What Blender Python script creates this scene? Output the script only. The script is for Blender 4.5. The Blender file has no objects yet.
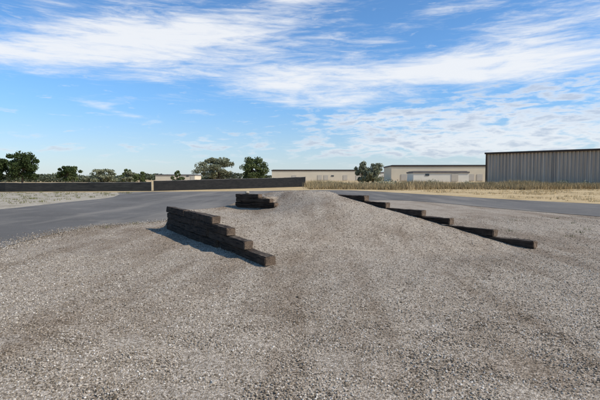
import bpy, bmesh, math, random
import numpy as np
from mathutils import Vector, Matrix, noise as mnoise
from mathutils.geometry import delaunay_2d_cdt

rng = np.random.default_rng(7)
random.seed(7)
scene = bpy.context.scene
scene.view_settings.view_transform = 'Standard'
scene.view_settings.look = 'None'
scene.view_settings.exposure = 0

# ------------------------------------------------------------------ helpers
def link(o, parent=None):
    scene.collection.objects.link(o)
    if parent is not None:
        o.parent = parent
    return o

def empty(name, loc=(0, 0, 0), rz=0.0):
    e = bpy.data.objects.new(name, None)
    e.location = loc
    e.rotation_euler = (0, 0, rz)
    e.empty_display_size = 0.2
    return link(e)

def mesh_np(name, verts, faces, mat=None, parent=None, smooth=False, linkit=True):
    verts = np.asarray(verts, dtype=np.float32)
    faces = np.asarray(faces, dtype=np.int32)
    me = bpy.data.meshes.new(name)
    me.vertices.add(len(verts))
    me.vertices.foreach_set("co", verts.ravel())
    k = faces.shape[1]
    me.loops.add(faces.size)
    me.loops.foreach_set("vertex_index", faces.ravel())
    me.polygons.add(len(faces))
    me.polygons.foreach_set("loop_start", np.arange(0, faces.size, k, dtype=np.int32))
    me.update(calc_edges=True)
    me.validate()
    if smooth:
        me.polygons.foreach_set("use_smooth", np.ones(len(me.polygons), dtype=bool))
    if mat:
        me.materials.append(mat)
    o = bpy.data.objects.new(name, me)
    if linkit:
        link(o, parent)
    return o

def box(name, size, loc, mat, parent=None, rz=0.0, bevel=0.0):
    bm = bmesh.new()
    bmesh.ops.create_cube(bm, size=1)
    bmesh.ops.scale(bm, vec=size, verts=bm.verts)
    if bevel > 0:
        bmesh.ops.bevel(bm, geom=bm.edges[:], offset=bevel, segments=2, affect='EDGES')
    me = bpy.data.meshes.new(name)
    bm.to_mesh(me); bm.free()
    me.materials.append(mat)
    o = bpy.data.objects.new(name, me)
    o.location = loc
    o.rotation_euler = (0, 0, rz)
    return link(o, parent)

class NT:
    def __init__(self, nt):
        self.nt = nt
    def n(self, typ, **kw):
        nd = self.nt.nodes.new(typ)
        for k, v in kw.items():
            setattr(nd, k, v)
        return nd
    def put(self, sock, v):
        if isinstance(v, bpy.types.NodeSocket):
            self.nt.links.new(v, sock)
        else:
            sock.default_value = v
    def m(self, op, a, b=None, c=None, clamp=False):
        nd = self.n('ShaderNodeMath', operation=op, use_clamp=clamp)
        self.put(nd.inputs[0], a)
        if b is not None: self.put(nd.inputs[1], b)
        if c is not None: self.put(nd.inputs[2], c)
        return nd.outputs[0]
    def mix(self, f, a, b, blend='MIX'):
        nd = self.n('ShaderNodeMix', data_type='RGBA', blend_type=blend)
        self.put(nd.inputs[0], f)
        self.put(nd.inputs[6], a)
        self.put(nd.inputs[7], b)
        return nd.outputs[2]
    def noise(self, vec, scale, detail=4, rough=0.55, dist=0.0):
        nd = self.n('ShaderNodeTexNoise')
        if vec is not None: self.put(nd.inputs['Vector'], vec)
        nd.inputs['Scale'].default_value = scale
        nd.inputs['Detail'].default_value = detail
        nd.inputs['Roughness'].default_value = rough
        nd.inputs['Distortion'].default_value = dist
        return nd.outputs['Fac']
    def ss(self, v, lo, hi, a=0.0, b=1.0):
        nd = self.n('ShaderNodeMapRange', interpolation_type='SMOOTHSTEP')
        self.put(nd.inputs[0], v)
        nd.inputs[1].default_value = lo; nd.inputs[2].default_value = hi
        nd.inputs[3].default_value = a; nd.inputs[4].default_value = b
        return nd.outputs[0]
    def mapping(self, vec, scale=(1, 1, 1), rot=(0, 0, 0), loc=(0, 0, 0)):
        nd = self.n('ShaderNodeMapping')
        self.put(nd.inputs[0], vec)
        nd.inputs[1].default_value = loc
        nd.inputs[2].default_value = rot
        nd.inputs[3].default_value = scale
        return nd.outputs[0]
    def ramp(self, f, stops):
        nd = self.n('ShaderNodeValToRGB')
        self.put(nd.inputs[0], f)
        el = nd.color_ramp.elements
        while len(el) < len(stops): el.new(0.5)
        for e, (p, c) in zip(el, stops):
            e.position = p; e.color = (*c, 1)
        return nd.outputs[0]
    def bump(self, h, strength=0.5, dist=0.01):
        nd = self.n('ShaderNodeBump')
        self.put(nd.inputs['Height'], h)
        nd.inputs['Strength'].default_value = strength
        nd.inputs['Distance'].default_value = dist
        return nd.outputs[0]

def new_mat(name, rough=0.9):
    m = bpy.data.materials.new(name)
    m.use_nodes = True
    t = NT(m.node_tree)
    b = m.node_tree.nodes['Principled BSDF']
    b.inputs['Roughness'].default_value = rough
    b.inputs['Specular IOR Level'].default_value = 0.2
    return m, t, b

def c4(r, g, b): return (r, g, b, 1)

def simple_mat(name, col, rough=0.85, var=0.2, scale=2.0):
    m, t, b = new_mat(name, rough)
    co = t.n('ShaderNodeTexCoord').outputs['Object']
    f = t.noise(co, scale, 5)
    dark = tuple(c * (1 - var) for c in col); lite = tuple(min(1, c * (1 + var)) for c in col)
    t.put(b.inputs['Base Color'], t.ramp(f, [(0.3, dark), (0.7, lite)]))
    return m

# ------------------------------------------------------------------ terrain height
NA = np.array([-0.55, 7.8]); FA = np.array([-4.1, 13.6])
LA = np.linalg.norm(FA - NA); uA = (FA - NA) / LA; nA = np.array([-uA[1], uA[0]])
NC = np.array([5.34, 9.76]); uC = np.array([-0.63, 0.78]); uC = uC / np.linalg.norm(uC)
nC = np.array([uC[1], -uC[0]])
BL = np.array([-2.15, 14.9]); BR = np.array([-0.60, 13.8])
uB = (BR - BL) / np.linalg.norm(BR - BL); nB = np.array([-uB[1], uB[0]])
SC = 1.03

cp = []
for s, z in [(0, .02), (.13, .13), (.25, .30), (.4, .48), (.55, .61), (.75, .64), (1, .66)]:
    p = NA + uA * LA * s; cp.append((p[0], p[1], z))
for D in np.linspace(0, 7.2, 9):
    p = NC + uC * D
    cp.append((p[0], p[1], max(0, min(0.175 * D / SC - .05, 1.10))))
cp += [(-.5, 6.4, 0), (2.5, 6.9, 0), (6, 8.0, 0), (2, 8.5, .01), (3.8, 9.0, .01), (-1.5, 7.5, 0),
       (2.2, 10.9, .40), (0.5, 11.5, .58), (1.0, 13.4, .96), (0.9, 15.3, 1.14), (0.2, 15.0, 1.15), (-.3, 15.0, 1.12), (1.2, 12.2, .72),
       (-2.2, 14.6, .56), (-1.5, 14.1, .55), (-.8, 13.45, .57), (-2.0, 12.4, .60), (-1.4, 11.2, .54), (-.6, 12.4, .62), (-1, 16.2, 1.06), (.5, 16.5, 1.10)]
cp = np.array(cp)
def tps(r2): return np.where(r2 > 1e-12, 0.5 * r2 * np.log(np.maximum(r2, 1e-12)), 0)
n = len(cp)
d2 = ((cp[:, None, :2] - cp[None, :, :2]) ** 2).sum(-1)
Kmat = np.zeros((n + 3, n + 3)); Kmat[:n, :n] = tps(d2) + np.eye(n) * 0.02
Kmat[:n, n] = 1; Kmat[:n, n + 1:] = cp[:, :2]; Kmat[n, :n] = 1; Kmat[n + 1:, :n] = cp[:, :2].T
wts = np.linalg.solve(Kmat, np.concatenate([cp[:, 2], np.zeros(3)]))

def sst(x, a, b):
    t = np.clip((x - a) / (b - a), 0, 1); return t * t * (3 - 2 * t)

def height(x, y):
    x = np.asarray(x, float); y = np.asarray(y, float)
    z = np.zeros_like(x)
    und = (0.014 * np.sin(x * 1.3 + .6 * y) * np.sin(y * 1.1 - .4 * x) + 0.010 * np.sin(3.1 * x + 1.2) * np.sin(2.7 * y + x)
           + 0.005 * np.sin(8.1 * x + 2.2 * y) * np.sin(7.3 * y - 3 * x))
    fade = sst(y, 1.0, 3.0) * (1 - sst(y, 18, 20)) * sst(x, -5.6, -4.6) * (1 - sst(x, 9, 11))
    reg = (x > -7) & (x < 8) & (y > 5) & (y < 21)
    if reg.any():
        xr, yr = x[reg], y[reg]
        P = np.stack([xr, yr], -1)
        f = np.zeros_like(xr)
        for i in range(n):
            f += wts[i] * tps((xr - cp[i, 0]) ** 2 + (yr - cp[i, 1]) ** 2)
        f += wts[n] + wts[n + 1] * xr + wts[n + 2] * yr
        relB = P - BL
        sB = relB @ uB; qB = relB @ nB
        LB = np.linalg.norm(BR - BL)
        topB = np.where(sB < LB * .6, .98, .98 - (sB - LB * .6) * .70)
        plate = np.minimum(.98 * sst(sB, 0.05, 0.7) * (1 - sst(qB, 2.5, 3.5)), topB) * sst(qB, .0, .1)
        front = (sB > -.1) & (sB < LB * 1.02) & (qB < .02)
        f = np.where(front, np.minimum(f, .60 + np.maximum(0, sB - LB * .8) * .2 + np.maximum(0, -qB - .5) * .3), f)
        f = np.maximum(f, plate)
        p1 = np.array([-3.85, 13.2]); p2 = np.array([-2.4, 15.3]); d = (p2 - p1) / np.linalg.norm(p2 - p1)
        o1 = np.array([-d[1], d[0]])
        d1 = (P - p1) @ o1; d2_ = yr - 16.4
        f = f - 0.62 * np.maximum(0, np.maximum(d1, d2_))
        nd = (P - NA) @ np.array([-.316, .949])
        f = np.maximum(f, 0) * sst(nd, -.9, .6)
        outA = (P - NA) @ nA > 0
        outC = (P - NC) @ nC > 0
        f = np.where(outA | outC, 0, f)
        z[reg] = f
    return z + und * fade

# ------------------------------------------------------------------ materials
def patch_field(t, co):
    """large-scale wear of the lot: packed fines versus clean stone"""
    big = t.noise(co, .26, 3, .6, .6)
    mid = t.noise(co, 1.3, 4, .65)
    streak = t.noise(t.mapping(co, (1.1, .12, 1), (0, 0, .9)), 1.2, 3, .6)
    p = t.m('ADD', t.m('MULTIPLY', big, .42), t.m('ADD', t.m('MULTIPLY', mid, .22), t.m('MULTIPLY', streak, .46)))
    return t.ss(p, .49, .66)

DARK = c4(.60, .54, .48)
def mat_gravel():
    m, t, b = new_mat("gravel_ground_mat", 0.95)
    co = t.n('ShaderNodeTexCoord').outputs['Object']
    v = t.n('ShaderNodeTexVoronoi'); t.put(v.inputs['Vector'], co); v.inputs['Scale'].default_value = 56
    v2 = t.n('ShaderNodeTexVoronoi'); t.put(v2.inputs['Vector'], co); v2.inputs['Scale'].default_value = 125
    sep = t.n('ShaderNodeSeparateColor'); t.put(sep.inputs[0], v.outputs['Color'])
    sep2 = t.n('ShaderNodeSeparateColor'); t.put(sep2.inputs[0], v2.outputs['Color'])
    r = t.m('ADD', t.m('MULTIPLY', sep.outputs[0], .6), t.m('MULTIPLY', sep2.outputs[1], .4))
    col = t.ramp(r, [(0.10, (.11, .084, .056)), (0.35, (.28, .222, .158)), (.6, (.43, .352, .263)), (.9, (.62, .53, .42))])
    fac = patch_field(t, co)
    dark = t.mix(1.0, col, DARK, 'MULTIPLY')
    col = t.mix(t.m('MULTIPLY', fac, .75), col, dark)
    fine = t.noise(co, 14, 3, .7)
    col = t.mix(1.0, col, t.ramp(fine, [(.3, (.82, .81, .80)), (.7, (1.14, 1.13, 1.12))]), 'MULTIPLY')
    t.put(b.inputs['Base Color'], col)
    h = t.m('ADD', t.m('MULTIPLY', v.outputs['Distance'], -1.0), t.m('MULTIPLY', v2.outputs['Distance'], -.5))
    t.put(b.inputs['Normal'], t.bump(h, .7, .010))
    return m

def mat_stone():
    m, t, b = new_mat("gravel_stone_mat", 0.9)
    oi = t.n('ShaderNodeObjectInfo')
    col = t.ramp(oi.outputs['Random'], [(0.0, (.10, .076, .050)), (0.3, (.255, .200, .140)), (.62, (.41, .340, .252)), (.88, (.55, .47, .37)), (1, (.72, .65, .55))])
    fac = patch_field(t, oi.outputs['Location'])
    col = t.mix(t.m('MULTIPLY', fac, .7), col, t.mix(1.0, col, DARK, 'MULTIPLY'))
    t.put(b.inputs['Base Color'], col)
    return m

def mat_asphalt():
    m, t, b = new_mat("asphalt_mat", 1.0)
    b.inputs['Specular IOR Level'].default_value = 0.03
    co = t.n('ShaderNodeTexCoord').outputs['Object']
    big = t.noise(co, .12, 4, .6, .8)
    fine = t.noise(co, 60, 2, .7)
    col = t.ramp(big, [(.3, (.122, .112, .100)), (.7, (.180, .166, .148))])
    col = t.mix(1.0, col, t.ramp(fine, [(.3, (.65, .65, .65)), (.7, (1.35, 1.35, 1.35))]), 'MULTIPLY')
    st = t.noise(t.mapping(co, (.5, .06, 1), (0, 0, -.2)), 1.0, 4, .6)
    col = t.mix(t.ss(st, .46, .64, 0, .7), col, c4(.25, .222, .185))
    bl = t.noise(co, .9, 5, .7)
    col = t.mix(t.ss(bl, .52, .72, 0, .55), col, c4(.27, .235, .19))
    t.put(b.inputs['Base Color'], col)
    t.put(b.inputs['Normal'], t.bump(fine, .4, .004))
    return m

def mat_field(name, stops, greens, g_lo, g_hi, scale=.25):
    m, t, b = new_mat(name, 0.95)
    co = t.n('ShaderNodeTexCoord').outputs['Object']
    f = t.noise(co, scale, 6, .65, .4)
    col = t.ramp(f, stops)
    g = t.noise(t.mapping(co, (1, 1, 1), (0, 0, 0), (31, 7, 0)), scale * 2.3, 5, .7)
    col = t.mix(t.ss(g, g_lo, g_hi), col, c4(*greens))
    fine = t.noise(co, 5, 4, .75)
    col = t.mix(1.0, col, t.ramp(fine, [(.3, (.72, .72, .70)), (.7, (1.2, 1.2, 1.18))]), 'MULTIPLY')
    t.put(b.inputs['Base Color'], col)
    t.put(b.inputs['Normal'], t.bump(fine, .8, .08))
    return m

def mat_tie():
    m, t, b = new_mat("creosote_tie_mat", 0.9)
    tc = t.n('ShaderNodeTexCoord').outputs['Object']
    oi = t.n('ShaderNodeObjectInfo').outputs['Random']
    cmb = t.n('ShaderNodeCombineXYZ'); t.put(cmb.inputs[0], t.m('MULTIPLY', oi, 30.0)); t.put(cmb.inputs[1], t.m('MULTIPLY', oi, 17.0))
    va = t.n('ShaderNodeVectorMath', operation='ADD'); t.put(va.inputs[0], tc); t.put(va.inputs[1], cmb.outputs[0])
    co = va.outputs[0]
    g = t.noise(t.mapping(co, (1.2, 26, 26)), 2.0, 5, .7, .3)
    big = t.noise(co, 2.2, 4, .65)
    cr = t.noise(t.mapping(co, (.9, 14, 14), (0, 0, 0), (3, 5, 9)), 2.4, 3, .6, .6)
    col = t.ramp(g, [(.28, (.011, .007, .005)), (.5, (.034, .022, .014)), (.75, (.082, .054, .036))])
    col = t.mix(t.ss(big, .46, .76, 0, .65), col, c4(.115, .075, .048))
    col = t.mix(t.ss(t.m('ADD', oi, 0.0), .4, 1.0, 0, .3), col, c4(.085, .062, .044))
    col = t.mix(t.ss(cr, .57, .63, 0, .9), col, c4(.005, .004, .003))
    geo = t.n('ShaderNodeNewGeometry').outputs['Normal']
    sx = t.n('ShaderNodeSeparateXYZ'); t.put(sx.inputs[0], geo)
    dust = t.m('MULTIPLY', t.ss(sx.outputs[2], .6, .95), t.ss(t.noise(co, 6, 5, .7), .44, .66, .0, .65))
    col = t.mix(dust, col, c4(.22, .17, .12))
    t.put(b.inputs['Base Color'], col)
    hh = t.m('SUBTRACT', g, t.m('MULTIPLY', t.ss(cr, .56, .64), 1.4))
    t.put(b.inputs['Normal'], t.bump(hh, .9, .018))
    return m

def mat_tie_end():
    m, t, b = new_mat("tie_end_grain_mat", 0.9)
    co = t.n('ShaderNodeTexCoord').outputs['Object']
    w = t.n('ShaderNodeTexWave', wave_type='RINGS', rings_direction='X'); t.put(w.inputs['Vector'], co)
    w.inputs['Scale'].default_value = 14; w.inputs['Distortion'].default_value = 3
    f = t.noise(co, 12, 5, .7)
    col = t.ramp(w.outputs['Fac'], [(.1, (.085, .06, .042)), (.9, (.25, .17, .11))])
    col = t.mix(t.ss(f, .47, .65, 0, .8), col, c4(.05, .035, .026))
    t.put(b.inputs['Base Color'], col)
    t.put(b.inputs['Normal'], t.bump(f, .8, .01))
    return m

def mat_leaf(name, a, b_, var=.5):
    m, t, b = new_mat(name, 0.8)
    co = t.n('ShaderNodeTexCoord').outputs['Object']
    g = t.n('ShaderNodeNewGeometry').outputs['Random Per Island']
    f = t.noise(co, .9, 3)
    f2 = t.m('ADD', t.m('MULTIPLY', g, .5), t.m('MULTIPLY', f, .6))
    t.put(b.inputs['Base Color'], t.ramp(f2, [(.2, a), (.85, b_)]))
    return m

M_gravel = mat_gravel(); M_stone = mat_stone(); M_asph = mat_asphalt()
M_field = mat_field("dry_field_mat", [(.25, (.36, .25, .12)), (.5, (.56, .40, .205)), (.75, (.66, .50, .29))], (.30, .24, .10), .58, .76)
M_island = mat_field("dirt_island_mat", [(.25, (.30, .245, .175)), (.5, (.44, .37, .275)), (.75, (.54, .46, .36))], (.13, .135, .06), .56, .72, .5)
M_tie = mat_tie(); M_end = mat_tie_end()

# ------------------------------------------------------------------ ground sheet
def axis(lo, hi, step, far_lo, far_hi):
    core = np.arange(lo, hi + 1e-6, step)
    def grow(start, end):
        out = []; d = step; x = start; sgn = 1 if end > start else -1
        while (end - x) * sgn > 0:
            d *= 1.35; x += sgn * d; out.append(x)
        return out
    L = grow(lo, far_lo)[::-1]; R = grow(hi, far_hi)
    return np.concatenate([L, core, R])
gx = axis(-5.5, 7.5, .055, -3500, 3500); gy = axis(5.5, 19.5, .055, -400, 4500)
GX, GY = np.meshgrid(gx, gy)
GZ = height(GX.ravel(), GY.ravel())
V = np.stack([GX.ravel(), GY.ravel(), GZ], -1)
nx, ny = len(gx), len(gy)
ii = np.arange(nx * ny).reshape(ny, nx)
F = np.stack([ii[:-1, :-1].ravel(), ii[:-1, 1:].ravel(), ii[1:, 1:].ravel(), ii[1:, :-1].ravel()], -1)
mesh_np("gravel_ground", V, F, M_gravel, smooth=True)

def catmull(pts, sub=10, jit=0.0):
    out = []
    P = [Vector((p[0], p[1], 0)) for p in pts]
    for i in range(len(P) - 1):
        p0 = P[max(i - 1, 0)]; p1 = P[i]; p2 = P[i + 1]; p3 = P[min(i + 2, len(P) - 1)]
        for k in range(sub):
            u = k / sub
            q = 0.5 * ((2 * p1) + (-p0 + p2) * u + (2 * p0 - 5 * p1 + 4 * p2 - p3) * u * u + (-p0 + 3 * p1 - 3 * p2 + p3) * u ** 3)
            q = Vector(q)
            if jit and 0 < i < len(P) - 2:
                q.x += random.uniform(-jit, jit); q.y += random.uniform(-jit, jit)
            out.append(q)
    out.append(P[-1])
    return out

def in_poly(x, y, poly):
    ins = np.zeros(len(x), bool); j = len(poly) - 1
    for i in range(len(poly)):
        xi, yi = poly[i]; xj, yj = poly[j]
        c = ((yi > y) != (yj > y)) & (x < (xj - xi) * (y - yi) / (yj - yi + 1e-12) + xi)
        ins ^= c; j = i
    return ins

def sheet(name, pts, z, mat):
    pts = [(float(p[0]), float(p[1])) for p in pts]
    nn = len(pts)
    vs, es, fs, *_ = delaunay_2d_cdt([Vector(p) for p in pts], [(i, (i + 1) % nn) for i in range(nn)], [], 0, 1e-5)
    cen = np.array([[sum(vs[i].x for i in f) / 3, sum(vs[i].y for i in f) / 3] for f in fs])
    keep = in_poly(cen[:, 0], cen[:, 1], pts)
    tri = []
    for f, k in zip(fs, keep):
        if not k: continue
        a, b, c = (vs[i] for i in f)
        ar = (b.x - a.x) * (c.y - a.y) - (b.y - a.y) * (c.x - a.x)
        if abs(ar) < 1e-9: continue
        tri.append(tuple(f) if ar > 0 else (f[0], f[2], f[1]))
    return mesh_np(name, [(v.x, v.y, z) for v in vs], tri, mat)

inner = catmull([(-20, -5), (-13, 3), (-9.2, 6.6), (-7.0, 9.2), (-6.95, 11), (-7.0, 12.6), (-6.6, 14.3), (-5.3, 15.6), (-3.6, 19), (0, 25.5), (4, 30), (7.0, 31),
                 (9.0, 27.5), (10.6, 22.3), (12.6, 17.4), (15, 12), (18, 5), (20, -5)], 14, .035)
outer = catmull([(30, -5), (28, 4), (24, 14), (21.6, 20), (18.4, 26.4), (15.2, 33), (12, 43), (5.3, 57), (-7.3, 52.5), (-19.4, 49.5), (-17.5, 42), (-15.4, 35),
                 (-15.4, 27.7), (-15.4, 21.6), (-18, 14), (-24, 6), (-34, -5)], 14, .05)
sheet("asphalt_road", [(p.x, p.y) for p in inner] + [(p.x, p.y) for p in outer], .014, M_asph)
sheet("dry_field", [(32, -5), (30, 4), (20, 20), (14, 33), (11, 43), (5.3, 55.5), (-7.3, 51), (-17, 48.3), (-34, 48.3), (-300, 48.3), (-3200, 60), (-3200, 4300), (3200, 4300), (3200, -5)], .008, M_field)
sheet("dirt_island", [(-17, 48.2), (-16.5, 42), (-14.8, 35), (-14.6, 27), (-14.6, 21), (-17.5, 13), (-23, 6), (-33, -5), (-3200, -5), (-3200, 50), (-300, 48.2)], .004, M_island)

# ------------------------------------------------------------------ loose gravel
def stone_mesh(i):
    bm = bmesh.new()
    bmesh.ops.create_icosphere(bm, subdivisions=1, radius=.5)
    r = random.Random(i)
    for v in bm.verts:
        v.co *= r.uniform(.75, 1.2)
        v.co.z *= .7; v.co.x *= 1.15
    me = bpy.data.meshes.new("stone_%d" % i); bm.to_mesh(me); bm.free()
    me.materials.append(M_stone)
    return bpy.data.objects.new("stone_%d" % i, me)
stones = [stone_mesh(i) for i in range(5)]
col_st = bpy.data.collections.new("gravel_stones")
for s in stones: col_st.objects.link(s)

lot = [(p.x, p.y) for p in inner]

pts = []; scs = []
def scatter(num, y0, y1, smin, smax, ext=.2):
    y = rng.uniform(y0, y1, num); x = rng.uniform(-1, 1, num) * (.78 * y + .8)
    k = in_poly(x, y, lot); x, y = x[k], y[k]
    z = height(x, y)
    s = smin + (smax - smin) * rng.random(len(x)) ** 2.4
    pts.append(np.stack([x, y, z + s * .12], -1)); scs.append(s)
scatter(58000, 2.3, 5.0, .007, .022)
scatter(50000, 5.0, 9.0, .009, .025)
scatter(34000, 9.0, 18, .013, .031)
scatter(350, 2.3, 16, .026, .045)
e = np.array(lot); e = e[(e[:, 1] > 4) & (e[:, 1] < 19) & (e[:, 0] < 0)]
if len(e):
    idx = rng.integers(0, len(e), 4500)
    x = e[idx, 0] + rng.normal(0, .35, 4500); y = e[idx, 1] + rng.normal(0, .35, 4500)
    s = rng.uniform(.012, .030, 4500)
    pts.append(np.stack([x, y, .014 + s * .2], -1)); scs.append(s)
P = np.concatenate(pts); S = np.concatenate(scs)
me = bpy.data.meshes.new("loose_gravel")
me.vertices.add(len(P)); me.vertices.foreach_set("co", P.astype(np.float32).ravel())
at = me.attributes.new("sc", 'FLOAT', 'POINT'); at.data.foreach_set("value", S.astype(np.float32))
me.update()
og = link(bpy.data.objects.new("loose_gravel", me))
ng = bpy.data.node_groups.new("gravel_scatter", 'GeometryNodeTree')
ng.interface.new_socket("Geometry", in_out='INPUT', socket_type='NodeSocketGeometry')
ng.interface.new_socket("Geometry", in_out='OUTPUT', socket_type='NodeSocketGeometry')
gi = ng.nodes.new('NodeGroupInput'); go = ng.nodes.new('NodeGroupOutput')
ci = ng.nodes.new('GeometryNodeCollectionInfo'); ci.inputs[0].default_value = col_st
ci.inputs['Separate Children'].default_value = True; ci.inputs['Reset Children'].default_value = True
ip = ng.nodes.new('GeometryNodeInstanceOnPoints'); ip.inputs['Pick Instance'].default_value = True
rv = ng.nodes.new('FunctionNodeRandomValue'); rv.data_type = 'FLOAT_VECTOR'
rv.inputs[0].default_value = (-.5, -.5, 0); rv.inputs[1].default_value = (.5, .5, 6.28)
na = ng.nodes.new('GeometryNodeInputNamedAttribute'); na.data_type = 'FLOAT'; na.inputs[0].default_value = "sc"
L = ng.links.new
L(gi.outputs[0], ip.inputs['Points']); L(ci.outputs[0], ip.inputs['Instance'])
L(rv.outputs[0], ip.inputs['Rotation']); L(na.outputs[0], ip.inputs['Scale']); L(ip.outputs[0], go.inputs[0])
md = og.modifiers.new("scatter", 'NODES'); md.node_group = ng

# ------------------------------------------------------------------ timber walls
def tie(parent, p0, u, length, z0, h=.175, w=.22, name="tie", rough=1.0):
    length = length + random.uniform(-.03, .01)
    bm = bmesh.new()
    bmesh.ops.create_cube(bm, size=1)
    bmesh.ops.scale(bm, vec=(length, w, h), verts=bm.verts)
    le = [e for e in bm.edges if abs((e.verts[0].co - e.verts[1].co).x) > length * .5]
    bmesh.ops.subdivide_edges(bm, edges=le, cuts=max(3, int(length / .10)), use_grid_fill=True)
    bmesh.ops.bevel(bm, geom=[e for e in bm.edges if len(e.link_faces) == 2 and e.calc_face_angle(0) > 1.0], offset=.014, segments=2, affect='EDGES')
    sd = random.uniform(0, 99)
    for v in bm.verts:
        q = Vector((v.co.x * 2.5 + sd, v.co.y * 6, v.co.z * 6))
        d = mnoise.noise_vector(q) * .015 + mnoise.noise_vector(q * 4) * .009
        if abs(v.co.x) > length * .5 - .05:
            d.x += mnoise.noise(Vector((v.co.y * 14 + sd, v.co.z * 14, 0))) * .035
        v.co += d * rough
    for f in bm.faces:
        f.material_index = 1 if abs(f.normal.x) > .8 else 0
        f.smooth = False
    me = bpy.data.meshes.new(name); bm.to_mesh(me); bm.free()
    me.materials.append(M_tie); me.materials.append(M_end)
    o = bpy.data.objects.new(name, me)
    c = np.array(p0) + np.array(u) * (length / 2)
    o.location = (c[0] + random.uniform(-.028, .028), c[1] + random.uniform(-.028, .028), z0 + h / 2 + random.uniform(-.004, .006))
    o.rotation_euler = (random.uniform(-.035, .035), random.uniform(-.009, .009), math.atan2(u[1], u[0]) + random.uniform(-.012, .012))
    return link(o, parent)

def course(parent, start, u, s0, s1, z0, joint, h=.172):
    s = s0; k = 0
    while s < s1 - .15:
        ln = min(joint, s1 - s)
        if s1 - (s + ln) < .5: ln = s1 - s
        tie(parent, start + u * (s + .004), u, ln - .008, z0, h, w=random.uniform(.205, .235))
        s += ln; k += 1

wa = empty("timber_retaining_wall")
course(wa, NA, uA, 0, LA, 0.0, 2.44)
course(wa, NA, uA, .90, LA + .03, .178, 2.1)
course(wa, NA, uA, 1.72, LA - .02, .356, 2.44)
course(wa, NA, uA, 2.70, LA + .02, .534, 2.25)
wb = empty("timber_retaining_wall")
for z0, s1 in [(.0, 2.0), (.2, 2.0), (.39, 1.98), (.53, 1.95), (.665, 1.74), (.80, 1.52), (.93, 1.05)]:
    tie(wb, BL + uB * random.uniform(-.03, .03), uB, s1, z0, .13, rough=.75)
wc = empty("timber_retaining_wall")
for k in range(6):
    course(wc, NC, uC, k * SC + [0, -.10, .06, -.08, .10, -.04][k], 6.85, k * .178 - .004 * k, 2.3 if k % 2 else 2.05)
M_rock = simple_mat("rock_mat", (.36, .30, .22), .9, .3, 9)
bm = bmesh.new(); bmesh.ops.create_icosphere(bm, subdivisions=3, radius=.075)
for v in bm.verts:
    v.co *= 1 + .35 * mnoise.noise(v.co * 7); v.co.z *= .75
me = bpy.data.meshes.new("rock"); bm.to_mesh(me); bm.free(); me.materials.append(M_rock)
o = bpy.data.objects.new("rock", me); o.location = (-1.80, 14.66, 1.115); link(o)

# ------------------------------------------------------------------ fence
M_screen, t, b = new_mat("black_windscreen_mat", .75)
co = t.n('ShaderNodeTexCoord').outputs['Object']
t.put(b.inputs['Base Color'], t.ramp(t.noise(t.mapping(co, (.4, .4, 2)), 2.5, 5, .65), [(.3, (.008, .008, .008)), (.7, (.024, .022, .020))]))
M_screen2, t, b = new_mat("grey_windscreen_mat", .75)
co = t.n('ShaderNodeTexCoord').outputs['Object']
t.put(b.inputs['Base Color'], t.ramp(t.noise(t.mapping(co, (.4, .4, 2)), 2.5, 5, .65), [(.3, (.014, .015, .015)), (.7, (.040, .040, .036))]))
M_post = simple_mat("galvanised_post_mat", (.20, .19, .18), .5, .15, 5)
def fence(path, heights, mat):
    e = empty("screened_chain_link_fence")
    segs = []
    for (a, ha), (b_, hb) in zip(zip(path[:-1], heights[:-1]), zip(path[1:], heights[1:])):
        a = Vector(a); b_ = Vector(b_); L_ = (b_ - a).length; k = max(2, int(L_ / 3))
        for i in range(k):
            segs.append((a.lerp(b_, i / k), ha + (hb - ha) * i / k + random.uniform(-.03, .03)))
    segs.append((Vector(path[-1]), heights[-1]))
    vs = []; fs = []
    for i in range(len(segs) - 1):
        p, h = segs[i]; q, g = segs[i + 1]
        dn = (q - p).normalized(); nn = Vector((-dn.y, dn.x))
        base = len(vs); K = 6
        for k in range(K + 1):
            u = k / K; c = p.lerp(q, u) + nn * (.05 * math.sin(u * math.pi) * random.uniform(.3, 1))
            hh = h + (g - h) * u - .06 * math.sin(u * math.pi) * random.uniform(.3, 1)
            vs += [(c.x, c.y, .02), (c.x, c.y, hh)]
        for k in range(K):
            fs.append((base + 2 * k, base + 2 * k + 2, base + 2 * k + 3, base + 2 * k + 1))
    mesh_np("screen_fabric", vs, fs, mat, e)
    bm = bmesh.new()
    for p, h in segs:
        bmesh.ops.create_cone(bm, segments=8, radius1=.03, radius2=.03, depth=h + .06, cap_ends=True, matrix=Matrix.Translation((p.x, p.y + .06, (h + .06) / 2)))
    for (p, h), (q, g) in zip(segs[:-1], segs[1:]):
        d = Vector((q.x - p.x, q.y - p.y, g - h)); c = Vector(((p.x + q.x) / 2, (p.y + q.y) / 2 + .06, (h + g) / 2 - .01))
        bmesh.ops.create_cone(bm, segments=6, radius1=.022, radius2=.022, depth=d.length, matrix=Matrix.Translation(c) @ d.to_track_quat('Z', 'Y').to_matrix().to_4x4())
    me = bpy.data.meshes.new("posts_and_rail"); bm.to_mesh(me); bm.free(); me.materials.append(M_post)
    link(bpy.data.objects.new("posts_and_rail", me), e)
fence([(-95, 49.2), (-34, 50), (-18.2, 53)], [1.05, 1.05, 1.12], M_screen2)
fence([(-17.9, 53.0), (-8, 66), (1.0, 80)], [1.25, 1.5, 1.82], M_screen)

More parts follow.
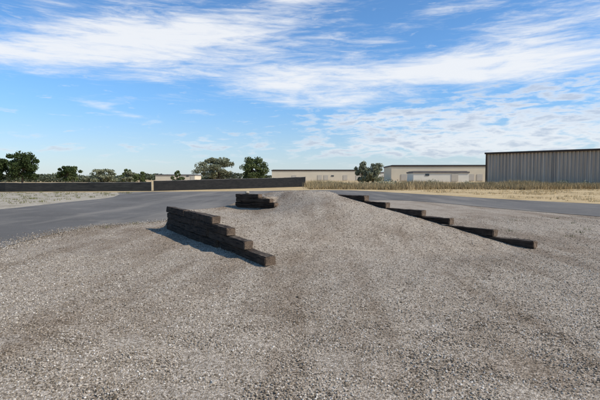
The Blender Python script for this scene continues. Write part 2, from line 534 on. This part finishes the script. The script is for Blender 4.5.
# ------------------------------------------------------------------ vegetation
M_bark = simple_mat("bark_mat", (.11, .085, .06), .9, .3, 6)
def tube(bm, a, b_, r0, r1):
    d = b_ - a
    bmesh.ops.create_cone(bm, segments=7, radius1=r0, radius2=r1, depth=d.length, cap_ends=True,
                          matrix=Matrix.Translation((a + b_) / 2) @ d.to_track_quat('Z', 'Y').to_matrix().to_4x4())
def tree(name, x, y, w, h, mat, seed, nclump=26, leaves=170, leaf=.24, base=.15, multi=1):
    r = random.Random(seed); rg = np.random.default_rng(seed)
    e = empty(name, (x, y, 0))
    bm = bmesh.new(); tips = []
    for mI in range(multi):
        ox = r.uniform(-.25, .25) * w * (multi > 1) * .5
        top = Vector((ox + r.uniform(-.06, .06) * w, r.uniform(-.05, .05) * w, h * .62))
        b0 = Vector((ox * .6, 0, -.05)); mid = b0.lerp(top, .45) + Vector((r.uniform(-.1, .1), r.uniform(-.1, .1), 0))
        tube(bm, b0, mid, h * .028, h * .02); tube(bm, mid, top, h * .02, h * .008)
        for k in range(max(4, nclump // multi)):
            u = r.uniform(.15, 1); st = b0.lerp(top, u)
            an = r.uniform(0, 6.283); rad = w * .5 * r.uniform(.25, .86) * math.sin(min(1, .35 + u * .8) * math.pi * .62)
            zz = base * h + (h * (.98 - base)) * r.uniform(.08, .95)
            lim = math.sqrt(max(0.05, 1 - ((zz / h - .5) / .56) ** 2))
            tip = Vector((ox + math.cos(an) * rad * lim, math.sin(an) * rad * lim, zz))
            if r.random() < .7: tube(bm, st, tip, h * .009, h * .003)
            tips.append(tip)
    me = bpy.data.meshes.new("trunk_and_limbs"); bm.to_mesh(me); bm.free(); me.materials.append(M_bark)
    link(bpy.data.objects.new("trunk_and_limbs", me), e)
    allv = []
    for tp in tips:
        cr = np.array([w, w, h * .85]) * r.uniform(.085, .17)
        nL = int(leaves * r.uniform(.6, 1.3))
        d = rg.normal(size=(nL, 3)); d /= np.linalg.norm(d, axis=1)[:, None]
        p = np.array(tp) + d * cr * (rg.random((nL, 1)) ** .45)
        a = rg.normal(size=(nL, 3)); a /= np.linalg.norm(a, axis=1)[:, None]
        bb = np.cross(a, rg.normal(size=(nL, 3))); bb /= np.linalg.norm(bb, axis=1)[:, None]
        sz = leaf * rg.uniform(.5, 1.2, (nL, 1))
        a *= sz; bb *= sz * .6
        allv.append(np.stack([p - a, p + bb, p + a, p - bb], 1))
    Vv = np.concatenate(allv); Vv = Vv[Vv[:, :, 2].min(axis=1) > 0.02].reshape(-1, 3)
    mesh_np("crown", Vv, np.arange(len(Vv)).reshape(-1, 4), mat, e)

L_dark = mat_leaf("dark_foliage_mat", (.018, .030, .010), (.065, .090, .026))
L_mid = mat_leaf("green_foliage_mat", (.040, .058, .020), (.14, .165, .06))
L_olive = mat_leaf("olive_foliage_mat", (.12, .13, .070), (.30, .30, .19))
L_dist = mat_leaf("distant_foliage_mat", (.050, .062, .038), (.13, .14, .080))

tree("shade_tree", -83.5, 120, 8, 7.4, L_dark, 1, 34, 200, .3)
tree("shade_tree", -77.5, 121, 10.5, 8.6, L_dark, 2, 40, 220, .3)
tree("shade_tree", -90, 124, 9, 8.3, L_dark, 3, 34, 200, .3)
tree("shade_tree", -74.5, 138, 6, 5.2, L_dark, 4, 24, 170, .3)
tree("shade_tree", -78.5, 150, 7, 5.6, L_mid, 41, 26, 170, .3)
tree("bush", -59, 130, 9, 4.2, L_olive, 5, 26, 170, .28, .03, 3)
tree("bush", -52, 132, 6, 3.6, L_olive, 6, 20, 170, .28, .03, 2)
tree("bush", -46, 125, 4.5, 3.4, L_mid, 61, 18, 150, .28, .03, 2)
tree("shade_tree", -55.5, 139, 4.0, 4.4, L_mid, 62, 18, 150, .28)
tree("bush", -31, 110, 3.0, 3.4, L_mid, 63, 18, 150, .22, .03, 3)
tree("russian_olive_tree", -20.5, 108, 10.2, 6.6, L_olive, 7, 52, 230, .22, .06, 3)
tree("shade_tree", -10.6, 107, 7.4, 6.5, L_mid, 8, 38, 230, .22, .06, 2)
tree("russian_olive_tree", 20.0, 118, 7.8, 5.8, L_olive, 9, 34, 210, .22, .06, 3)
tree("shade_tree", 17.4, 121, 4.4, 6.2, L_olive, 10, 24, 180, .22, .06, 2)

def leafmass(name, rngx, y, hfun, mat, num, leaf, dy=8):
    x = rng.uniform(rngx[0], rngx[1], num); yy = y + rng.uniform(-dy, dy, num)
    hh = np.array([hfun(v) for v in x]); z = rng.random(num) ** .8 * hh
    p = np.stack([x, yy, z], -1)
    a = rng.normal(size=(num, 3)); a /= np.linalg.norm(a, axis=1)[:, None]
    bb = np.cross(a, rng.normal(size=(num, 3))); bb /= np.linalg.norm(bb, axis=1)[:, None]
    sz = leaf * rng.uniform(.5, 1.3, (num, 1)); a *= sz; bb *= sz * .7
    Vv = np.stack([p - a, p + bb, p + a, p - bb], 1).reshape(-1, 3)
    mesh_np(name, Vv, np.arange(len(Vv)).reshape(-1, 4), mat)
def tl(v):
    q = mnoise.noise(Vector((v * .03, 3.1, 0))) + .6 * mnoise.noise(Vector((v * .11, 8.1, 0))) + .3 * mnoise.noise(Vector((v * .4, 1.1, 0)))
    return max(.5, 3.4 + 2.8 * q)
leafmass("distant_treeline", (-330, 330), 330, tl, L_dist, 24000, .9, 12)
leafmass("distant_treeline", (-160, -66), 172, lambda v: max(.3, 2.3 + 2.8 * mnoise.noise(Vector((v * .12, 5, 0)))), L_dist, 9000, .4, 6)

def mat_grass(name, stops):
    m, t, b = new_mat(name, .9)
    g = t.n('ShaderNodeNewGeometry').outputs['Random Per Island']
    co = t.n('ShaderNodeTexCoord').outputs['Object']
    f = t.m('ADD', t.m('MULTIPLY', g, .40), t.m('MULTIPLY', t.noise(co, .22, 4, .65), .65))
    t.put(b.inputs['Base Color'], t.ramp(f, stops))
    return m
G_dry = mat_grass("dry_grass_mat", [(.25, (.15, .115, .05)), (.48, (.32, .235, .115)), (.78, (.56, .42, .23))])
G_gold = mat_grass("golden_grass_mat", [(.25, (.34, .25, .11)), (.45, (.52, .38, .19)), (.75, (.70, .54, .31))])
G_weed = mat_grass("weed_mat", [(.2, (.09, .10, .04)), (.6, (.18, .17, .07)), (.9, (.34, .28, .15))])
def grass(name, cx, cy, hh, mat, per=14, spread=.35, wd=.05):
    n_ = len(cx)
    x = np.repeat(cx, per) + rng.normal(0, spread, n_ * per) * np.repeat(hh, per)
    y = np.repeat(cy, per) + rng.normal(0, spread, n_ * per) * np.repeat(hh, per)
    h = np.repeat(hh, per) * rng.uniform(.5, 1.1, n_ * per)
    an = rng.uniform(0, np.pi, n_ * per)
    lx = rng.normal(0, .22, n_ * per) * h; ly = rng.normal(0, .22, n_ * per) * h
    dx = np.cos(an) * wd * .5; dy = np.sin(an) * wd * .5
    z0 = np.zeros_like(x)
    Vv = np.stack([np.stack([x - dx, y - dy, z0], -1), np.stack([x + dx, y + dy, z0], -1), np.stack([x + lx, y + ly, h], -1)], 1).reshape(-1, 3)
    mesh_np(name, Vv, np.arange(len(Vv)).reshape(-1, 3), mat)
k = 6500
cx = rng.uniform(0, 1, k); cy = 60 + 26 * rng.random(k); X = 1.5 + cx * (cy * .80)
cy = cy + 4 * np.sin(X * .35) * 0.5
hh = np.clip(.68 + .95 * np.array([mnoise.noise(Vector((a * .16, b_ * .16, 0))) for a, b_ in zip(X, cy)]) + rng.normal(0, .20, k), .12, 1.6)
grass("tall_dry_grass", X, cy, hh, G_dry, 16, .4, .07)
# scattered low brush inside the grass belt
leafx = rng.uniform(4, 62, 26); leafy = rng.uniform(70, 88, 26)
vv = []
for bx, by in zip(leafx, leafy):
    m_ = 170; rr = rng.uniform(.6, 1.5); d = rng.normal(size=(m_, 3)); d /= np.linalg.norm(d, axis=1)[:, None]
    p = np.array([bx, by, rr * .45]) + d * np.array([rr, rr, rr * .55]) * rng.random((m_, 1)) ** .5
    a = rng.normal(size=(m_, 3)); a /= np.linalg.norm(a, axis=1)[:, None]
    bb = np.cross(a, rng.normal(size=(m_, 3))); bb /= np.linalg.norm(bb, axis=1)[:, None]
    sz = rng.uniform(.07, .16, (m_, 1)); a *= sz; bb *= sz * .6
    vv.append(np.stack([p - a, p + bb, p + a, p - bb], 1))
Vv = np.concatenate(vv); Vv = Vv[Vv[:, :, 2].min(axis=1) > .01].reshape(-1, 3)
mesh_np("sagebrush", Vv, np.arange(len(Vv)).reshape(-1, 4), L_olive)
k = 2600
cy = rng.uniform(27, 58, k); X = 18.6 + (26.6 - cy) * .36 + 1.2 + rng.random(k) ** .8 * 34
X = np.where(cy > 45, X + 2, X)
keep = np.array([mnoise.noise(Vector((a * .22, b_ * .22, 4))) for a, b_ in zip(X, cy)]) > -.02
grass("golden_grass_tufts", X[keep], cy[keep], rng.uniform(.06, .28, keep.sum()), G_gold, 12, .8, .04)
k = 420
cy = rng.uniform(20, 48, k); X = -17 - rng.random(k) * (cy * .5)
grass("weeds", X, cy, rng.uniform(.05, .24, k), G_weed, 14, .8, .035)
wx = np.array([8.2, 8.9, 9.6, 7.4, 10.1, 8.0, -6.2, -5.7, 6.3]); wy = np.array([12.6, 13.4, 15.2, 11.8, 17.0, 16.0, 13.8, 15.0, 13.0])
grass("weeds", wx, wy, rng.uniform(.05, .12, len(wx)), G_weed, 22, .9, .012)

# ------------------------------------------------------------------ buildings
M_dark = simple_mat("dark_trim_mat", (.050, .038, .030), .6, .2, 1)
M_cream = simple_mat("cream_wall_mat", (.70, .59, .42), .85, .06, .2)
M_white = simple_mat("tan_wall_mat", (.68, .58, .43), .8, .05, .2)
M_white2 = simple_mat("white_wall_mat", (.76, .70, .58), .8, .05, .2)
M_roof = simple_mat("roof_mat", (.17, .15, .14), .8, .15, .4)
M_glass = simple_mat("window_glass_mat", (.06, .07, .08), .2, .2, 1)
M_door = simple_mat("dock_door_mat", (.52, .46, .37), .6, .08, 1)
Mm, t, b = new_mat("weathered_metal_siding_mat", .6)
co = t.n('ShaderNodeTexCoord').outputs['Object']
f = t.noise(t.mapping(co, (1.2, 1.2, .08)), 1.0, 5, .7)
rib = t.noise(t.mapping(co, (2.4, 2.4, .0)), 1.0, 2, .5)
colm = t.ramp(f, [(.3, (.40, .32, .24)), (.7, (.60, .50, .38))])
t.put(b.inputs['Base Color'], t.mix(t.ss(rib, .48, .60, 0, .5), colm, c4(.30, .245, .19)))
M_metal = Mm

def metal_warehouse():
    ang = math.atan2(-18.0, 21.8)
    e = empty("corrugated_metal_warehouse", (55.8, 130.0, 0), ang)
    Lw, D, H = 62, 30, 8.9
    def corr(name, p0, dirv, nrm, length):
        vs = []; fs = []; x = 0; prof = []
        while x < length:
            prof += [(x, 0), (x + .50, 0), (x + .60, .26), (x + .80, .26), (x + .90, 0)]; x += .90
        prof = [p for p in prof if p[0] <= length]
        for s, d in prof:
            q = Vector(p0) + Vector(dirv) * s + Vector(nrm) * d
            vs += [(q.x, q.y, .3), (q.x, q.y, H)]
        for i in range(len(prof) - 1):
            fs.append((2 * i, 2 * i + 2, 2 * i + 3, 2 * i + 1))
        mesh_np(name, vs, fs, M_metal, e)
    corr("front_siding", (0, 0, 0), (1, 0, 0), (0, -1, 0), Lw)
    corr("end_siding", (0, D, 0), (0, -1, 0), (-1, 0, 0), D)
    corr("end_siding_far", (Lw, 0, 0), (0, 1, 0), (1, 0, 0), D)
    corr("rear_siding", (Lw, D, 0), (-1, 0, 0), (0, 1, 0), Lw)
    box("footing", (Lw - .1, D - .1, .6), (Lw / 2, D / 2, .25), M_cream, e)
    box("eave_trim", (Lw + .9, .35, .50), (Lw / 2, -.46, H + .05), M_dark, e)
    box("eave_trim_rear", (Lw + .9, .35, .40), (Lw / 2, D + .46, H + .1), M_dark, e)
    box("rake_trim", (.3, D + .3, .40), (-.42, D / 2, H + .12), M_dark, e)
    vs = [(-.5, -.5, H + .31), (Lw + .5, -.5, H + .31), (Lw + .5, D / 2, H + .9), (-.5, D / 2, H + .9), (Lw + .5, D + .5, H + .31), (-.5, D + .5, H + .31)]
    mesh_np("roof", vs, [(0, 1, 2, 3), (3, 2, 4, 5)], M_roof, e)
    box("roll_up_door", (5, .25, 5.2), (38, -.28, 2.9), M_door, e)
    box("corner_trim", (.35, .35, H - .3), (-.05, -.08, H / 2 + .15), M_dark, e)
    for i in range(1, 4):
        box("downspout_%d" % i, (.14, .14, H - .3), (i * 17.6, -.36, H / 2 + .1), M_post, e)
metal_warehouse()

def warehouse(name, x, y, L_, D, H, rz, wall, parapet, bays, doors=True):
    e = empty(name, (x, y, 0), rz)
    box("walls", (L_, D, H), (L_ / 2, D / 2, H / 2), wall, e)
    box("parapet", (L_ + .5, D + .5, .6), (L_ / 2, D / 2, H + .302), parapet, e)
    box("roof", (L_ - 1, D - 1, .2), (L_ / 2, D / 2, H + .72), M_roof, e)
    r = random.Random(int(abs(x)))
    for i in range(bays):
        xx = (i + .5) * L_ / bays
        q = r.random()
        if doors and q < .35:
            box("dock_door_%d" % i, (2.6, .2, 3.0), (xx, -.06, 1.9), M_door, e)
        elif q < .5:
            box("window_%d" % i, (1.6, .16, .8), (xx, -.05, 2.9), M_glass, e)
warehouse("long_warehouse", -17, 262, 54, 30, 5.9, 0, M_white, M_dark, 14)
warehouse("long_warehouse", 42.5, 202, 46, 26, 6.9, -.06, M_cream, M_dark, 12)
warehouse("office_warehouse", 46, 176, 22, 14, 3.6, -.06, M_white2, M_roof, 6)
warehouse("small_warehouse", -95, 285, 26, 18, 3.2, 0, M_white, M_roof, 8)
warehouse("small_warehouse", 38, 268, 24, 18, 4.6, 0, M_white2, M_roof, 6)

# ------------------------------------------------------------------ sun + sky
sun_dir = Vector((.77, -.26, .72)).normalized()
el = math.asin(sun_dir.z); az = math.atan2(sun_dir.x, sun_dir.y)
sd = bpy.data.lights.new("sun", 'SUN'); sd.energy = 4.2; sd.angle = math.radians(.53); sd.color = (1, .94, .85)
so = link(bpy.data.objects.new("sun", sd)); so.location = (20, -8, 20)
so.rotation_euler = sun_dir.to_track_quat('Z', 'Y').to_euler()

w = bpy.data.worlds.new("World"); scene.world = w; w.use_nodes = True
t = NT(w.node_tree); w.node_tree.nodes.clear()
sky = t.n('ShaderNodeTexSky', sky_type='NISHITA'); sky.sun_disc = False
sky.sun_elevation = el; sky.sun_rotation = az; sky.air_density = 1.0; sky.dust_density = .6; sky.ozone_density = 2.0; sky.altitude = 900
D = t.n('ShaderNodeTexCoord').outputs['Generated']
sx = t.n('ShaderNodeSeparateXYZ'); t.put(sx.inputs[0], D)
A = t.m('MULTIPLY', t.m('ARCTAN2', sx.outputs[0], sx.outputs[1]), 57.29578)
E = t.m('MULTIPLY', t.m('ARCSINE', sx.outputs[2]), 57.29578)
cv = t.n('ShaderNodeCombineXYZ'); t.put(cv.inputs[0], A); t.put(cv.inputs[1], E)
AE = cv.outputs[0]
wisp = t.noise(t.mapping(AE, (.055, .42, 1), (0, 0, math.radians(-6))), 1.0, 8, .66, .8)
wisp2 = t.noise(t.mapping(AE, (.15, 1.0, 1), (0, 0, math.radians(9)), (7, 3, 0)), 1.0, 7, .68, .5)
puff = t.noise(t.mapping(AE, (.26, 1.15, 1), (0, 0, 0), (2, 9, 0)), 1.0, 7, .62, .3)
def blob(a0, e0, ra, re, tilt=0.0):
    ct, st_ = math.cos(math.radians(tilt)), math.sin(math.radians(tilt))
    da = t.m('SUBTRACT', A, a0); de = t.m('SUBTRACT', E, e0)
    u = t.m('DIVIDE', t.m('ADD', t.m('MULTIPLY', da, ct), t.m('MULTIPLY', de, st_)), ra)
    v = t.m('DIVIDE', t.m('SUBTRACT', t.m('MULTIPLY', de, ct), t.m('MULTIPLY', da, st_)), re)
    q = t.m('ADD', t.m('MULTIPLY', u, u), t.m('MULTIPLY', v, v))
    return t.m('EXPONENT', t.m('MULTIPLY', q, -1.0))
def total(lst):
    s = None
    for (bl, wgt) in lst:
        x_ = t.m('MULTIPLY', blob(*bl), wgt)
        s = x_ if s is None else t.m('ADD', s, x_)
    return s
streaks = total([
    ((-21, 17.5, 13, 2.7, 5), .85), ((-8, 17.2, 18, 2.5, 2), .72), ((-34, 13.2, 12, 2.0, 4), .85), ((0, 22.0, 7, 1.6, 6), .85),
    ((10, 13.0, 26, 2.2, 1), .92), ((27, 12.8, 14, 2.4, 1), .65), ((3, 9.8, 8, 1.0, 0), .8), ((-12, 13.4, 18, 1.8, -7), .5),
    ((30, 17.2, 15, 2.2, 12), .70), ((-30, 21.5, 14, 1.6, 0), .5), ((-24, 8.3, 5, .6, -12), .6), ((-14, 8.4, 2.5, .6, 10), .5),
    ((12, 28, 30, 4, 4), .6), ((-30, 30, 30, 4, -6), .6), ((18, 19.4, 10, 1.4, 10), .6)])
puffs = total([
    ((24, 7.6, 18, 3.0, 0), 1.05), ((8, 7.4, 10, 1.6, 0), .7), ((30, 4.2, 16, 2.2, 0), 1.0), ((10, 4.0, 20, 1.6, 0), .90), ((33, 10.5, 9, 1.4, 0), .5),
    ((-13, 4.6, 6, .8, 0), .55), ((-28, 3.5, 10, .8, 0), .35), ((60, 6, 20, 4, 0), .6)])
ws = t.m('ADD', t.m('MULTIPLY', wisp, .55), t.m('MULTIPLY', wisp2, .45))
d1 = t.ss(t.m('ADD', t.m('MULTIPLY', t.m('SUBTRACT', ws, .5), 3.1), t.m('SUBTRACT', t.m('MULTIPLY', streaks, .82), .19)), -.02, .95)
d2 = t.ss(t.m('ADD', t.m('MULTIPLY', t.m('SUBTRACT', puff, .5), 3.8), t.m('SUBTRACT', t.m('MULTIPLY', puffs, .75), .28)), .0, .85)
gate = t.ss(E, 0.0, 2.0)
dens = t.m('MULTIPLY', t.m('MAXIMUM', d1, t.m('MULTIPLY', d2, .84)), gate)
tint = t.mix(t.ss(E, 0.0, 14.0), c4(1.0, 1.08, 1.22), c4(.98, 1.46, 1.80))
skyc = t.mix(1.0, sky.outputs[0], tint, 'MULTIPLY')
haze = t.ss(E, -1.0, 9.0, .45, 0.0)
skyc = t.mix(haze, skyc, c4(5.9, 7.2, 8.7))
cc = t.mix(t.ss(puff, .47, .66), c4(9.0, 9.2, 9.5), c4(5.6, 6.2, 7.3))
ccol = t.mix(t.m('MULTIPLY', t.m('SUBTRACT', 1.0, d1), d2), c4(9.1, 9.3, 9.6), cc)
fin = t.mix(t.m('MULTIPLY', dens, .92), skyc, ccol)
bg = t.n('ShaderNodeBackground'); t.put(bg.inputs[0], fin); bg.inputs[1].default_value = .1
ow = t.n('ShaderNodeOutputWorld'); t.nt.links.new(bg.outputs[0], ow.inputs[0])

# ------------------------------------------------------------------ camera
cd = bpy.data.cameras.new("camera"); cd.lens = 26; cd.sensor_width = 36; cd.clip_end = 9000; cd.clip_start = .05
cam = link(bpy.data.objects.new("camera", cd)); cam.location = (0, 0, 1.6)
cam.rotation_euler = (math.radians(90 - 2.9), 0, 0)
scene.camera = cam
